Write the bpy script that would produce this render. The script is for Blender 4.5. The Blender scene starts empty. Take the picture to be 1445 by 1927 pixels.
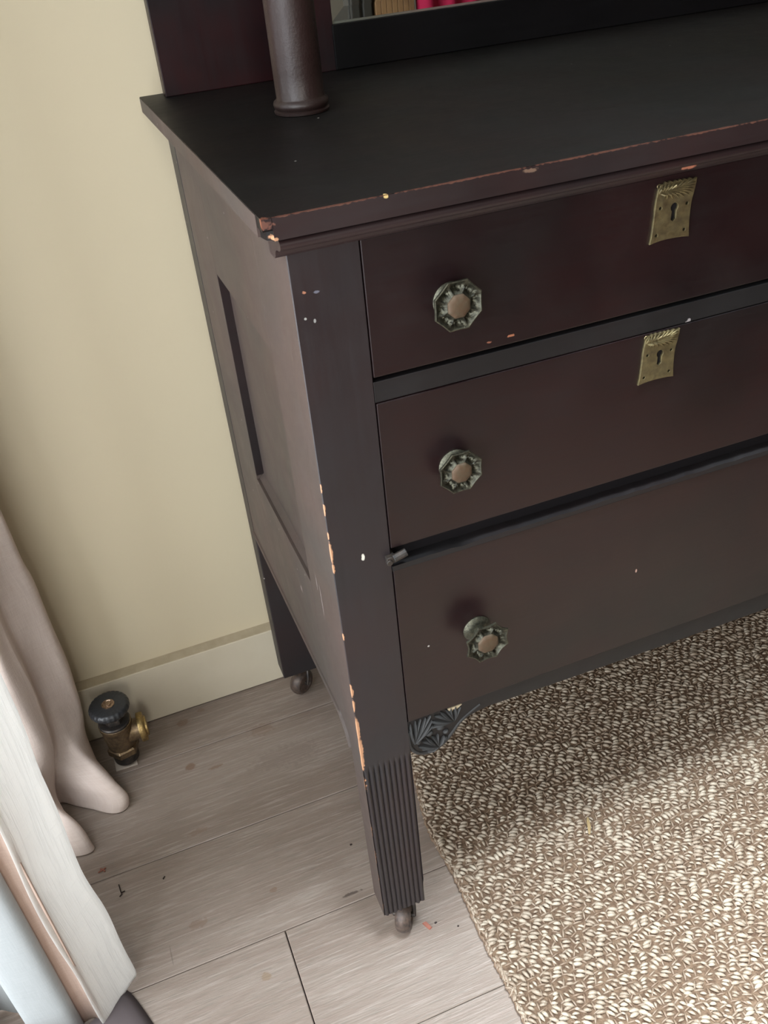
import bpy, bmesh, math, random
from mathutils import Vector, Matrix, noise as mnoise
random.seed(7)
PI = math.pi
scene = bpy.context.scene
col = scene.collection

# ------------------------------------------------------------------ camera
cam_d = bpy.data.cameras.new('camera'); cam = bpy.data.objects.new('camera', cam_d); col.objects.link(cam)
CR = Vector((0.92860879, -0.36136812, -0.08425434)); CU = Vector((0.27259954, 0.51033305, 0.81562839)); CF = Vector((0.25174433, 0.78036739, -0.57240854))
mw = Matrix.Identity(4)
for i in range(3):
    mw[i][0] = CR[i]; mw[i][1] = CU[i]; mw[i][2] = -CF[i]
mw.translation = Vector((-0.12559501, -0.53017999, 0.95207041))
cam.matrix_world = mw
cam_d.sensor_fit = 'VERTICAL'; cam_d.sensor_height = 36.0
cam_d.lens = 36.0 * 1705.44 / 1927.0
cam_d.clip_start = 0.02
scene.camera = cam
# ------------------------------------------------------------------ world, lights, exposure
vs = scene.view_settings
vs.view_transform = 'Standard'; vs.look = 'None'; vs.gamma = 1.0; vs.use_curve_mapping = False
vs.exposure = 0.0
w = bpy.data.worlds.new('world'); scene.world = w; w.use_nodes = True
w.node_tree.nodes['Background'].inputs[0].default_value = (0.75, 0.87, 1.0, 1)
w.node_tree.nodes['Background'].inputs[1].default_value = 0.6

def area(name, loc, rot, sx, sy, power, color):
    d = bpy.data.lights.new(name, 'AREA'); d.shape = 'RECTANGLE'; d.size = sx; d.size_y = sy
    d.energy = power; d.color = color
    o = bpy.data.objects.new(name, d); col.objects.link(o); o.location = loc; o.rotation_euler = rot
    return o
WX = -0.62                       # inner face of the window wall
WY0, WY1, WZ0, WZ1 = -1.25, 0.40, 0.04, 2.05
# daylight standing just outside the floor-length window on the left
area('daylight_side', (WX - 0.16, (WY0 + WY1) / 2, (WZ0 + WZ1) / 2), (0, -PI / 2, 0), WZ1 - WZ0, WY1 - WY0, 68.0, (0.93, 0.96, 1.0))
# added soft fill from high behind the photographer, no window there
area('fill_front', (-0.38, -2.75, 1.65), (math.radians(82), 0, 0), 0.4, 1.3, 24.0, (1.0, 0.97, 0.92))
# added lamp without a real source, for a bright floor pool before the dresser
sk = area('fill_floor', (0.42, -0.55, 2.42), (0, 0, 0), 0.6, 0.6, 13.5, (0.86, 0.94, 1.0))
sk.data.spread = math.radians(38)

# ------------------------------------------------------------------ mesh helpers
class MB:
    def __init__(s): s.v = []; s.f = []; s.m = []; s.cm = 0
    def add(s, vs_, fs):
        b = len(s.v); s.v.extend([tuple(p) for p in vs_])
        for f in fs: s.f.append(tuple(b + i for i in f)); s.m.append(s.cm)
    def box(s, x0, x1, y0, y1, z0, z1):
        s.add([(x0,y0,z0),(x1,y0,z0),(x1,y1,z0),(x0,y1,z0),(x0,y0,z1),(x1,y0,z1),(x1,y1,z1),(x0,y1,z1)],
              [(0,3,2,1),(4,5,6,7),(0,1,5,4),(1,2,6,5),(2,3,7,6),(3,0,4,7)])
    def prism(s, prof, a0, a1, place):      # prof: 2D ring, place(u, v, a) -> 3D
        n = len(prof)
        s.add([place(u, v, a0) for u, v in prof] + [place(u, v, a1) for u, v in prof],
              [tuple(range(n))[::-1], tuple(range(n, 2 * n))] + [(i, (i + 1) % n, n + (i + 1) % n, n + i) for i in range(n)])
    def lathe(s, prof, M, seg=32, rf=None, caps=True):   # prof (r, h) along M's z
        n = len(prof); P = []
        for r, h in prof:
            for k in range(seg):
                a = 2 * PI * k / seg
                q = rf(a, r) if rf else r
                P.append(M @ Vector((q * math.cos(a), q * math.sin(a), h)))
        F = []
        for i in range(n - 1):
            for k in range(seg):
                k2 = (k + 1) % seg
                F.append((i*seg+k, i*seg+k2, (i+1)*seg+k2, (i+1)*seg+k))
        if caps:
            F.append(tuple(range(seg))[::-1]); F.append(tuple(range((n-1)*seg, n*seg)))
        s.add(P, F)
    def tube(s, pts, rad, seg=6):
        P = []; F = []; n = len(pts)
        pts = [Vector(p) for p in pts]
        for i, p in enumerate(pts):
            t = (pts[min(i+1, n-1)] - pts[max(i-1, 0)]).normalized()
            a = t.orthogonal().normalized() if i == 0 else (a - t * a.dot(t)).normalized()
            b = t.cross(a); r = rad(i / (n - 1)) if callable(rad) else rad
            for k in range(seg):
                th = 2 * PI * k / seg; P.append(p + (a * math.cos(th) + b * math.sin(th)) * r)
        for i in range(n - 1):
            for k in range(seg):
                k2 = (k + 1) % seg; F.append((i*seg+k, i*seg+k2, (i+1)*seg+k2, (i+1)*seg+k))
        F.append(tuple(range(seg))[::-1]); F.append(tuple(range((n-1)*seg, n*seg)))
        s.add(P, F)
    def mesh(s, name):
        me = bpy.data.meshes.new(name); me.from_pydata(s.v, [], s.f); me.update()
        bm = bmesh.new(); bm.from_mesh(me); bmesh.ops.recalc_face_normals(bm, faces=bm.faces); bm.to_mesh(me); bm.free()
        return me

def obj(name, mb, mat, parent=None, smooth=False, bevel=0, seg=2, angle=35):
    me = mb.mesh(name) if isinstance(mb, MB) else mb
    mats = mat if isinstance(mat, (list, tuple)) else [mat]
    for m in mats: me.materials.append(m)
    if isinstance(mb, MB) and len(mats) > 1:
        me.polygons.foreach_set('material_index', mb.m)
    o = bpy.data.objects.new(name, me); col.objects.link(o)
    if parent is not None: o.parent = parent
    if smooth:
        me.shade_smooth()
        try: me.set_sharp_from_angle(angle=math.radians(angle))
        except Exception: pass
    if bevel:
        b = o.modifiers.new('bevel', 'BEVEL'); b.width = bevel; b.segments = seg; b.limit_method = 'ANGLE'; b.angle_limit = math.radians(40)
    return o
def tag(o, label=None, cat=None, group=None, kind=None):
    if label: o['label'] = label
    if cat: o['category'] = cat
    if group: o['group'] = group
    if kind: o['kind'] = kind
    return o
def empty(name, loc, label, cat, group=None):
    o = bpy.data.objects.new(name, None); o.empty_display_size = 0.05; col.objects.link(o); o.location = loc
    return tag(o, label, cat, group)
def at(x, y, z): return Matrix.Translation((x, y, z))

def curve_mesh(loops, ext, bev=0.0):
    """filled flat shape with holes; loops drawn in (x, z); the front faces -y, thickness 2*ext"""
    cu = bpy.data.curves.new('tmp', 'CURVE'); cu.dimensions = '2D'; cu.fill_mode = 'BOTH'; cu.extrude = ext; cu.bevel_depth = bev; cu.bevel_resolution = 1
    for L in loops:
        sp = cu.splines.new('POLY'); sp.points.add(len(L) - 1); sp.use_cyclic_u = True
        for p, (x, z) in zip(sp.points, L): p.co = (x, z, 0, 1)
    o = bpy.data.objects.new('tmp', cu); col.objects.link(o)
    dg = bpy.context.evaluated_depsgraph_get(); me = bpy.data.meshes.new_from_object(o.evaluated_get(dg))
    bpy.data.objects.remove(o); bpy.data.curves.remove(cu)
    me.transform(Matrix(((1,0,0,0),(0,0,-1,0),(0,1,0,0),(0,0,0,1))))
    me.materials.clear()
    return me
def smooth_loop(P, n=4, closed=True):
    out = []; N = len(P)
    for i in range(N if closed else N - 1):
        if closed: a, b, c, d = P[i-1], P[i], P[(i+1) % N], P[(i+2) % N]
        else: a, b, c, d = P[max(i-1,0)], P[i], P[i+1], P[min(i+2,N-1)]
        for k in range(n):
            t = k / n
            out.append(tuple(0.5 * (2*b[j] + (c[j]-a[j])*t + (2*a[j]-5*b[j]+4*c[j]-d[j])*t*t + (3*b[j]-a[j]-3*c[j]+d[j])*t**3) for j in range(len(b))))
    if not closed: out.append(tuple(P[-1]))
    return out

# ------------------------------------------------------------------ material helpers
class NT:
    def __init__(s, name, rough=0.5, spec=0.5, metal=0.0):
        s.mat = bpy.data.materials.new(name); s.mat.use_nodes = True
        s.t = s.mat.node_tree; s.b = s.t.nodes['Principled BSDF']
        s.b.inputs['Roughness'].default_value = rough; s.b.inputs['Metallic'].default_value = metal
        s.b.inputs['Specular IOR Level'].default_value = spec
        s.geo = None
    def n(s, typ, **kw):
        nd = s.t.nodes.new(typ)
        for k, v in kw.items(): setattr(nd, k, v)
        return nd
    def link(s, a, b): s.t.links.new(a, b)
    def coord(s, kind='Object', scale=None, loc=None, rot=None):
        tc = s.n('ShaderNodeTexCoord'); o = tc.outputs[kind]
        if scale or loc or rot:
            m = s.n('ShaderNodeMapping'); s.link(o, m.inputs[0])
            if scale: m.inputs['Scale'].default_value = scale
            if loc: m.inputs['Location'].default_value = loc
            if rot: m.inputs['Rotation'].default_value = rot
            o = m.outputs[0]
        return o
    def noise(s, vec, scale, detail=3, rough=0.55, dist=0):
        nd = s.n('ShaderNodeTexNoise'); s.link(vec, nd.inputs['Vector'])
        nd.inputs['Scale'].default_value = scale; nd.inputs['Detail'].default_value = detail
        nd.inputs['Roughness'].default_value = rough; nd.inputs['Distortion'].default_value = dist
        return nd.outputs['Fac']
    def ramp(s, fac, stops):
        r = s.n('ShaderNodeValToRGB'); s.link(fac, r.inputs[0]); e = r.color_ramp.elements
        while len(e) < len(stops): e.new(0.5)
        for q, (p, c) in zip(e, stops):
            q.position = p; q.color = (c[0], c[1], c[2], 1) if isinstance(c, tuple) else (c, c, c, 1)
        return r.outputs[0]
    def math(s, op, a, b=None, clamp=False):
        m = s.n('ShaderNodeMath', operation=op); m.use_clamp = clamp
        for i, x in enumerate((a, b)):
            if x is None: continue
            if isinstance(x, (int, float)): m.inputs[i].default_value = x
            else: s.link(x, m.inputs[i])
        return m.outputs[0]
    def mix(s, fac, a, b):
        m = s.n('ShaderNodeMix', data_type='RGBA')
        for i, x in ((0, fac), (6, a), (7, b)):
            if isinstance(x, (int, float)): m.inputs[i].default_value = x
            elif isinstance(x, tuple): m.inputs[i].default_value = (x[0], x[1], x[2], 1)
            else: s.link(x, m.inputs[i])
        return m.outputs[2]
    def world(s):
        if s.geo is None: s.geo = s.n('ShaderNodeNewGeometry').outputs['Position']
        return s.geo
    def blob(s, c, h, wob=0.5, scale=300, soft=0.3):
        """mask of a wobbly ellipsoid patch round c, half sizes h (metres, in the place)"""
        v = s.n('ShaderNodeVectorMath', operation='SUBTRACT'); s.link(s.world(), v.inputs[0]); v.inputs[1].default_value = c
        d = s.n('ShaderNodeVectorMath', operation='DIVIDE'); s.link(v.outputs[0], d.inputs[0]); d.inputs[1].default_value = h
        l = s.n('ShaderNodeVectorMath', operation='LENGTH'); s.link(d.outputs[0], l.inputs[0])
        q = s.math('ADD', l.outputs['Value'], s.math('MULTIPLY', s.math('SUBTRACT', s.noise(s.world(), scale, 2), 0.5), wob * 4))
        return s.math('DIVIDE', s.math('SUBTRACT', 1.0, q), soft, clamp=True)
    def color(s, c):
        if isinstance(c, tuple): s.b.inputs['Base Color'].default_value = (c[0], c[1], c[2], 1)
        else: s.link(c, s.b.inputs['Base Color'])
    def bump(s, h, strength=0.3, dist=0.001):
        b = s.n('ShaderNodeBump'); b.inputs['Strength'].default_value = strength; b.inputs['Distance'].default_value = dist
        s.link(h, b.inputs['Height']); s.link(b.outputs[0], s.b.inputs['Normal'])

RAW = (0.42, 0.22, 0.12)
def wood(name, dark, red, red_amt, rough=0.42, grain=(3, 40, 40), chips=(), spec=0.5, specks=0.0):
    t = NT(name, rough, spec)
    W = t.world()
    mp = t.n('ShaderNodeMapping'); t.link(W, mp.inputs[0]); mp.inputs['Scale'].default_value = grain
    g = t.noise(mp.outputs[0], 6, 5, 0.65)
    broad = t.noise(W, 5.0, 3, 0.6, 0.4)
    c = t.mix(t.ramp(broad, [(0.5 - red_amt * 0.35, 0.0), (0.72 - red_amt * 0.25, 1.0)]), dark, red)
    c = t.mix(t.math('MULTIPLY', t.ramp(g, [(0.35, 0.0), (0.75, 1.0)]), 0.35), c, tuple(x * 1.9 for x in dark))
    if specks:
        vo = t.n('ShaderNodeTexVoronoi'); vo.inputs['Scale'].default_value = 55; t.link(W, vo.inputs['Vector'])
        sep = t.n('ShaderNodeSeparateColor'); t.link(vo.outputs['Color'], sep.inputs[0])
        m = t.math('MULTIPLY', t.math('LESS_THAN', vo.outputs['Distance'], 0.055), t.math('LESS_THAN', sep.outputs[0], specks))
        c = t.mix(t.math('MULTIPLY', m, 0.8), c, (0.35, 0.33, 0.31))
    for cc, hh, colr, wob in chips:
        c = t.mix(t.blob(cc, hh, wob), c, colr)
    t.color(c)
    cloud = t.ramp(t.noise(W, 11.0, 4, 0.6, 0.3), [(0.3, 0.0), (0.7, 0.16)])
    t.link(t.math('ADD', t.ramp(g, [(0.2, rough - 0.04), (0.8, rough + 0.02)]), cloud), t.b.inputs['Roughness'])
    t.bump(g, 0.12, 0.0006)
    return t.mat

CREAM = (0.68, 0.60, 0.43)
def plaster():
    t = NT('cream_paint', 0.55, 0.35); W = t.world()
    t.color(t.mix(t.ramp(t.noise(W, 2.2, 3), [(0.3, 0.0), (0.7, 1.0)]), (0.585, 0.512, 0.37), (0.57, 0.507, 0.365)))
    c = None
    t.bump(t.noise(W, 220, 3), 0.08, 0.0006); return t.mat
M_wall = plaster()
t = NT('baseboard_paint', 0.4, 0.5); t.color(t.mix(t.ramp(t.noise(t.world(), 30, 3), [(0.3, 0.0), (0.8, 1.0)]), (0.56, 0.51, 0.40), (0.53, 0.48, 0.37)))
t.bump(t.noise(t.world(), 150, 2), 0.06, 0.0005); M_base = t.mat
t = NT('caulk_strip', 0.7, 0.3); t.color(t.mix(t.ramp(t.noise(t.world(), 60, 4), [(0.3, 0.0), (0.8, 1.0)]), (0.42, 0.36, 0.26), (0.34, 0.29, 0.20))); M_caulk = t.mat
t = NT('ceiling_paint', 0.8, 0.2); t.color((0.55, 0.53, 0.48)); M_ceil = t.mat
t = NT('room_paint', 0.7, 0.2); t.color((0.22, 0.20, 0.16)); M_room = t.mat
t = NT('window_white', 0.4, 0.5); t.color((0.75, 0.75, 0.72)); M_win = t.mat

def laminate():
    t = NT('ash_laminate', 0.42, 0.5)
    oi = t.n('ShaderNodeObjectInfo')
    W = t.world()
    off = t.n('ShaderNodeVectorMath', operation='MULTIPLY_ADD'); t.link(oi.outputs['Random'], off.inputs[0]); off.inputs[1].default_value = (7.3, 0, 3.1); t.link(W, off.inputs[2])
    P = off.outputs[0]
    def mapped(sc):
        m = t.n('ShaderNodeMapping'); m.inputs['Scale'].default_value = sc; t.link(P, m.inputs[0]); return m.outputs[0]
    broad = t.noise(mapped((1.6, 9, 1)), 1.6, 3, 0.55, 0.6)
    wv = t.n('ShaderNodeTexWave', wave_type='BANDS', bands_direction='Y'); t.link(mapped((0.55, 1, 1)), wv.inputs['Vector'])
    wv.inputs['Scale'].default_value = 17; wv.inputs['Distortion'].default_value = 9; wv.inputs['Detail'].default_value = 3; wv.inputs['Detail Scale'].default_value = 0.9; wv.inputs['Detail Roughness'].default_value = 0.6
    fine = t.noise(mapped((9, 190, 1)), 1.6, 6, 0.72, 0.35)
    pore = t.noise(mapped((30, 420, 1)), 1.5, 3, 0.6)
    c = t.mix(t.ramp(broad, [(0.3, 0.0), (0.7, 1.0)]), (0.190, 0.148, 0.120), (0.245, 0.202, 0.170))
    c = t.mix(t.math('MULTIPLY', t.ramp(wv.outputs['Fac'], [(0.45, 0.0), (0.95, 1.0)]), 0.20), c, (0.19, 0.135, 0.11))
    c = t.mix(t.math('MULTIPLY', t.ramp(fine, [(0.5, 0.0), (0.72, 1.0)]), 0.55), c, (0.42, 0.37, 0.33))
    c = t.mix(t.math('MULTIPLY', t.ramp(pore, [(0.54, 0.0), (0.68, 1.0)]), 0.55), c, (0.17, 0.15, 0.125))
    BR = (0.15, 0.085, 0.055); DK = (0.05, 0.035, 0.03)
    for cc, hh, colr, wob, am in [
        ((-0.154, 0.3373, 0), (0.0075, 0.0065, 0.02), BR, 0.15, 0.75), ((-0.1216, 0.3221, 0), (0.010, 0.003, 0.02), BR, 0.4, 0.6),
        ((-0.1338, 0.020, 0), (0.007, 0.005, 0.02), (0.20, 0.14, 0.09), 0.3, 0.7), ((-0.148, 0.420, 0), (0.010, 0.007, 0.02), BR, 0.3, 0.6),
        ((-0.120, 0.432, 0), (0.006, 0.004, 0.02), BR, 0.4, 0.45), ((-0.165, 0.232, 0), (0.013, 0.005, 0.02), BR, 0.4, 0.35),
        ((-0.018, 0.073, 0), (0.012, 0.0022, 0.02), DK, 0.5, 0.75), ((-0.19, 0.11, 0), (0.012, 0.006, 0.02), BR, 0.5, 0.4),
        ((-0.05, 0.36, 0), (0.02, 0.012, 0.02), BR, 0.5, 0.35), ((-0.10, 0.115, 0), (0.006, 0.0035, 0.02), BR, 0.4, 0.5),
        ((-0.03, 0.30, 0), (0.05, 0.02, 0.02), (0.17, 0.13, 0.11), 0.5, 0.35), ((-0.225, 0.085, 0), (0.0008, 0.014, 0.02), DK, 0.15, 0.35)]:
        c = t.mix(t.math('MULTIPLY', t.blob(cc, hh, wob, 160), am), c, colr)
    t.color(c)
    t.link(t.ramp(fine, [(0.3, 0.36), (0.8, 0.52)]), t.b.inputs['Roughness'])
    t.bump(t.math('SUBTRACT', fine, pore), 0.4, 0.0008)
    return t.mat
M_floor = laminate()
t = NT('subfloor', 0.9, 0.1); t.color((0.05, 0.04, 0.035)); M_sub = t.mat

# post edge chips: pale raw wood showing along the worn front-left arris
ch = []
for z, hz, hx, wob in [(0.556,0.004,0.0012,0.3),(0.580,0.006,0.0014,0.4),(0.540,0.011,0.0022,0.2),(0.525,0.005,0.0018,0.4),(0.598,0.004,0.0012,0.4),(0.455,0.005,0.0013,0.4),
                  (0.392,0.009,0.0022,0.3),(0.374,0.008,0.0020,0.3),(0.345,0.016,0.0030,0.2),(0.318,0.020,0.0036,0.2),(0.300,0.012,0.0028,0.3),(0.27,0.012,0.0018,0.5),(0.20,0.010,0.0014,0.5),(0.16,0.014,0.0013,0.5),(0.12,0.006,0.0012,0.5),(0.07,0.006,0.0016,0.4)]:
    ch.append(((0.0, 0.0, z), (hx, 0.0016 if hx < 0.002 else 0.0024, hz), RAW, wob))
ch += [((0.0249, 0, 0.5274), (0.0016, 0.004, 0.0034), (0.62, 0.60, 0.52), 0.25),
       ((0.008, 0, 0.7437), (0.0014, 0.004, 0.0012), (0.34, 0.15, 0.09), 0.3), ((0.016, 0, 0.7425), (0.003, 0.004, 0.001), (0.12, 0.12, 0.15), 0.5),
       ((0.0066, 0, 0.7267), (0.001, 0.004, 0.001), (0.3, 0.3, 0.28), 0.3), ((0.0125, 0, 0.724), (0.001, 0.004, 0.0015), (0.25, 0.25, 0.24), 0.3)]
DARK = (0.022, 0.017, 0.019); RED = (0.052, 0.017, 0.018)
M_post = wood('stained_post_wood', (0.012, 0.0105, 0.012), (0.019, 0.010, 0.0105), 0.3, 0.40, (40, 40, 3), ch, specks=0.10)
M_drawer = wood('stained_drawer_wood', (0.0035, 0.003, 0.0035), (0.0115, 0.0032, 0.0038), 0.6, 0.31, (3, 40, 40),
    [((0.2781, 0, 0.4203), (0.001, 0.004, 0.002), (0.4, 0.25, 0.2), 0.3), ((0.1519, 0, 0.68), (0.003, 0.004, 0.0012), (0.28, 0.11, 0.06), 0.6),
     ((0.135, 0, 0.679), (0.002, 0.004, 0.001), (0.2, 0.08, 0.05), 0.6)], spec=0.55, specks=0.035)
M_rail = wood('stained_rail_wood', (0.0045, 0.0045, 0.0052), (0.008, 0.005, 0.0055), 0.2, 0.46, (3, 40, 40),
    [((0.3045, 0, 0.655), (0.0025, 0.004, 0.002), (0.28, 0.26, 0.26), 0.5)], specks=0.05)
M_top = wood('stained_top_wood', (0.006, 0.0058, 0.0055), (0.008, 0.0055, 0.005), 0.3, 0.42, (2, 40, 40),
    [((-0.0165, -0.0224, 0.7975), (0.008, 0.004, 0.0035), (0.16, 0.06, 0.035), 0.4), ((-0.014, -0.0224, 0.7885), (0.006, 0.004, 0.0022), RAW, 0.3),
     ((0.0592, -0.0224, 0.7992), (0.0018, 0.003, 0.0014), (0.55, 0.40, 0.16), 0.3), ((0.154, -0.0224, 0.798), (0.007, 0.003, 0.0015), (0.16, 0.09, 0.06), 0.5)]
    + [((x, -0.0224, 0.8), (hx, 0.0009, 0.0009), (0.085, 0.036, 0.026), 0.5) for x, hx in [(0.02,0.05),(0.11,0.05),(0.2,0.06),(0.29,0.05),(0.38,0.06),(0.5,0.08)]], spec=0.16, specks=0.09)
M_mould = wood('stained_moulding_wood', (0.011, 0.008, 0.009), (0.022, 0.009, 0.009), 0.5, 0.38, (3, 40, 40),
    [((0.286, -0.01, 0.7735), (0.006, 0.02, 0.0022), (0.40, 0.15, 0.09), 0.35), ((0.245, -0.0185, 0.786), (0.006, 0.003, 0.001), (0.22, 0.09, 0.06), 0.5), ((0.315, -0.0185, 0.786), (0.004, 0.003, 0.0012), (0.35, 0.28, 0.2), 0.5)])
CORNER = [((-0.0165, -0.0224, 0.7960), (0.007, 0.004, 0.0030), (0.12, 0.05, 0.035), 0.6), ((-0.0135, -0.0224, 0.7870), (0.0055, 0.004, 0.0016), RAW, 0.3), ((-0.0150, -0.0190, 0.7900), (0.0016, 0.006, 0.0030), RAW, 0.3)]
M_edge = wood('stained_edge_wood', (0.008, 0.006, 0.0065), (0.018, 0.007, 0.007), 0.5, 0.42, (3, 40, 40), CORNER +
    [((0.0592, -0.0224, 0.7992), (0.0018, 0.003, 0.0014), (0.55, 0.40, 0.16), 0.3), ((0.154, -0.0224, 0.7975), (0.006, 0.003, 0.0014), (0.13, 0.08, 0.055), 0.5)]
    + [((x, -0.0224, 0.8), (hx, 0.0011, 0.0010), (0.10, 0.042, 0.028), 0.5) for x, hx in [(0.02,0.05),(0.11,0.05),(0.2,0.06),(0.29,0.05),(0.38,0.06),(0.5,0.08)]])
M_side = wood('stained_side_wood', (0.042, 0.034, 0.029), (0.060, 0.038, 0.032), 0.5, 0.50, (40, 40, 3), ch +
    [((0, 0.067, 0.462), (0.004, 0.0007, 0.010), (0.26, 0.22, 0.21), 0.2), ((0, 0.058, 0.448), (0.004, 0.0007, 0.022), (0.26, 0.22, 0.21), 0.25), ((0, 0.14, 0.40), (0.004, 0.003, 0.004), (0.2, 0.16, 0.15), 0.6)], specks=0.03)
M_carve = wood('carved_bracket_wood', (0.022, 0.023, 0.023), (0.030, 0.028, 0.027), 0.3, 0.55, (20, 20, 20), spec=0.35)
M_back = wood('stained_mirror_back_wood', (0.006, 0.005, 0.006), (0.022, 0.005, 0.006), 0.5, 0.34, (30, 30, 2), spec=0.25)
M_frame = wood('black_mirror_frame_wood', (0.003, 0.003, 0.0035), (0.004, 0.003, 0.0035), 0.3, 0.5, (3, 30, 30), spec=0.12)
M_column = wood('turned_column_wood', (0.012, 0.008, 0.007), (0.020, 0.008, 0.007), 0.5, 0.36, (30, 30, 2))
tn = M_column.node_tree; bn = [n for n in tn.nodes if n.type == 'BUMP'][0]; bn.inputs['Strength'].default_value = 0.35
nn = tn.nodes.new('ShaderNodeTexNoise'); nn.inputs['Scale'].default_value = 420; tn.links.new(tn.nodes['Principled BSDF'].id_data.nodes.new('ShaderNodeNewGeometry').outputs['Position'], nn.inputs['Vector']); tn.links.new(nn.outputs['Fac'], bn.inputs['Height'])
t = NT('raw_broken_wood', 0.8, 0.2); t.color(t.mix(t.noise(t.world(), 600, 3), (0.36, 0.29, 0.18), (0.62, 0.53, 0.37))); M_raw = t.mat
t = NT('dark_gap_wood', 0.7, 0.2); t.color((0.006, 0.005, 0.006)); M_gap = t.mat

def metal(name, base, alt, rough, scale=250, bump=0.2, dark=None, mt=1.0):
    t = NT(name, rough, 0.5, mt); W = t.world()
    c = t.mix(t.ramp(t.noise(W, scale, 4), [(0.35, 0.0), (0.7, 1.0)]), base, alt)
    if dark:
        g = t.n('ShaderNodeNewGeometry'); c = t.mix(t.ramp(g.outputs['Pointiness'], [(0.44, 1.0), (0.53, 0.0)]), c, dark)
    t.color(c); t.link(t.ramp(t.noise(W, scale * 0.7, 3), [(0.3, rough - 0.1), (0.8, rough + 0.15)]), t.b.inputs['Roughness'])
    t.bump(t.noise(W, scale * 2, 3), bump, 0.0004); return t.mat
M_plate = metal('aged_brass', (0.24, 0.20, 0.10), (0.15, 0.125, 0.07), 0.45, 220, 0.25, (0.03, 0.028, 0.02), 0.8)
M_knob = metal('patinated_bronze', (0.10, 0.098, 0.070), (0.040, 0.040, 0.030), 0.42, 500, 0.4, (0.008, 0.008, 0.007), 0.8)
M_boss = metal('worn_copper_boss', (0.075, 0.042, 0.021), (0.070, 0.050, 0.028), 0.65, 250, 0.3, None, 0.15)
M_vbrass = metal('dull_brass_casting', (0.26, 0.19, 0.11), (0.15, 0.11, 0.075), 0.38, 260, 0.7, None, 0.9)
M_vbright = metal('yellow_brass_nut', (0.42, 0.30, 0.12), (0.24, 0.17, 0.08), 0.38, 400, 0.5, None, 0.9)
M_vdark = metal('blackened_brass', (0.030, 0.030, 0.030), (0.07, 0.055, 0.045), 0.4, 200, 0.4, None, 0.5)
M_screw = metal('screw_brass', (0.60, 0.48, 0.38), (0.30, 0.2, 0.15), 0.3, 900, 0.3)
t = NT('black_plastic', 0.33, 0.5); t.color(t.mix(t.ramp(t.noise(t.world(), 300, 3), [(0.3, 0.0), (0.8, 1.0)]), (0.014, 0.016, 0.019), (0.03, 0.033, 0.037))); t.bump(t.noise(t.world(), 500, 2), 0.15, 0.0004); M_plastic = t.mat
M_caster = metal('worn_caster_wood', (0.10, 0.07, 0.055), (0.035, 0.028, 0.025), 0.45, 220, 0.4, None, 0.2)
t = NT('mirror_glass', 0.01, 0.5, 1.0); t.color((0.86, 0.88, 0.86)); M_mirror = t.mat
t = NT('mirror_edge', 0.15, 0.5, 0.7); t.color((0.35, 0.38, 0.33)); M_medge = t.mat
t = NT('pale_plate', 0.5, 0.4); t.color((0.42, 0.37, 0.32)); M_pale = t.mat

def linen(name, c1, c2, thr, bump, trans, tc, fu=900, fv=900, crinkle=0.0, gauze=False):
    t = NT(name, 0.85, 0.2)
    uv = t.coord('UV')
    def mp(sc):
        m = t.n('ShaderNodeMapping'); m.inputs['Scale'].default_value = sc; t.link(uv, m.inputs[0]); return m.outputs[0]
    a = t.noise(mp((fu, fu * 0.06, 1)), 1, 4, 0.7); b = t.noise(mp((fv * 0.06, fv, 1)), 1, 4, 0.7)
    slub = t.noise(mp((fu * 0.22, fu * 0.012, 1)), 1, 3, 0.6); slub2 = t.noise(mp((fv * 0.012, fv * 0.2, 1)), 1, 3, 0.6)
    h = t.math('ADD', a, b)
    if gauze:      # crinkled double gauze: fine ridges running down the cloth, shorter ones across
        g1 = t.noise(mp((330, 9, 1)), 1, 3, 0.6, 0.3); g2 = t.noise(mp((22, 300, 1)), 1, 3, 0.6, 0.3)
        slub = t.math('MAXIMUM', slub, t.ramp(g1, [(0.50, 0.50), (0.62, 0.72)])); slub2 = t.math('MAXIMUM', slub2, t.ramp(g2, [(0.54, 0.50), (0.68, 0.72)]))
    s2 = t.math('MAXIMUM', t.ramp(slub, [(0.55, 0.0), (0.70, 1.0)]), t.ramp(slub2, [(0.60, 0.0), (0.74, 0.8)]))
    c = t.mix(t.ramp(t.math('MULTIPLY', h, 0.5), [(0.35, 0.0), (0.65, 1.0)]), c1, c2)
    c = t.mix(t.math('MULTIPLY', s2, thr), c, tuple(x * 0.62 for x in c1))
    t.color(c)
    hh = t.math('ADD', t.math('MULTIPLY', h, 0.6), t.math('MULTIPLY', s2, -crinkle))
    t.bump(hh, bump, 0.0012)
    tr = t.n('ShaderNodeBsdfTranslucent'); tr.inputs[0].default_value = (*tc, 1)
    mx = t.n('ShaderNodeMixShader'); mx.inputs[0].default_value = trans
    out = t.t.nodes['Material Output']
    t.link(t.b.outputs[0], mx.inputs[1]); t.link(tr.outputs[0], mx.inputs[2]); t.link(mx.outputs[0], out.inputs[0])
    return t.mat
M_beige = linen('beige_linen', (0.68, 0.57, 0.51), (0.80, 0.70, 0.64), 0.16, 0.5, 0.22, (0.7, 0.55, 0.45), 700, 700)
M_white = linen('white_slub_linen', (0.84, 0.83, 0.79), (0.93, 0.92, 0.90), 0.42, 1.0, 0.72, (0.95, 0.95, 0.93), 1000, 1000, 0.7, True)
M_strip = linen('shaded_white_linen', (0.50, 0.37, 0.31), (0.60, 0.46, 0.38), 0.1, 0.3, 0.10, (0.6, 0.45, 0.38), 700, 700)  # same white curtain, with the shade on one pleat painted in as tan
M_sheer = linen('smooth_white_linen', (0.38, 0.41, 0.42), (0.44, 0.47, 0.48), 0.05, 0.2, 0.07, (0.45, 0.62, 0.70), 700, 700)
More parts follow.
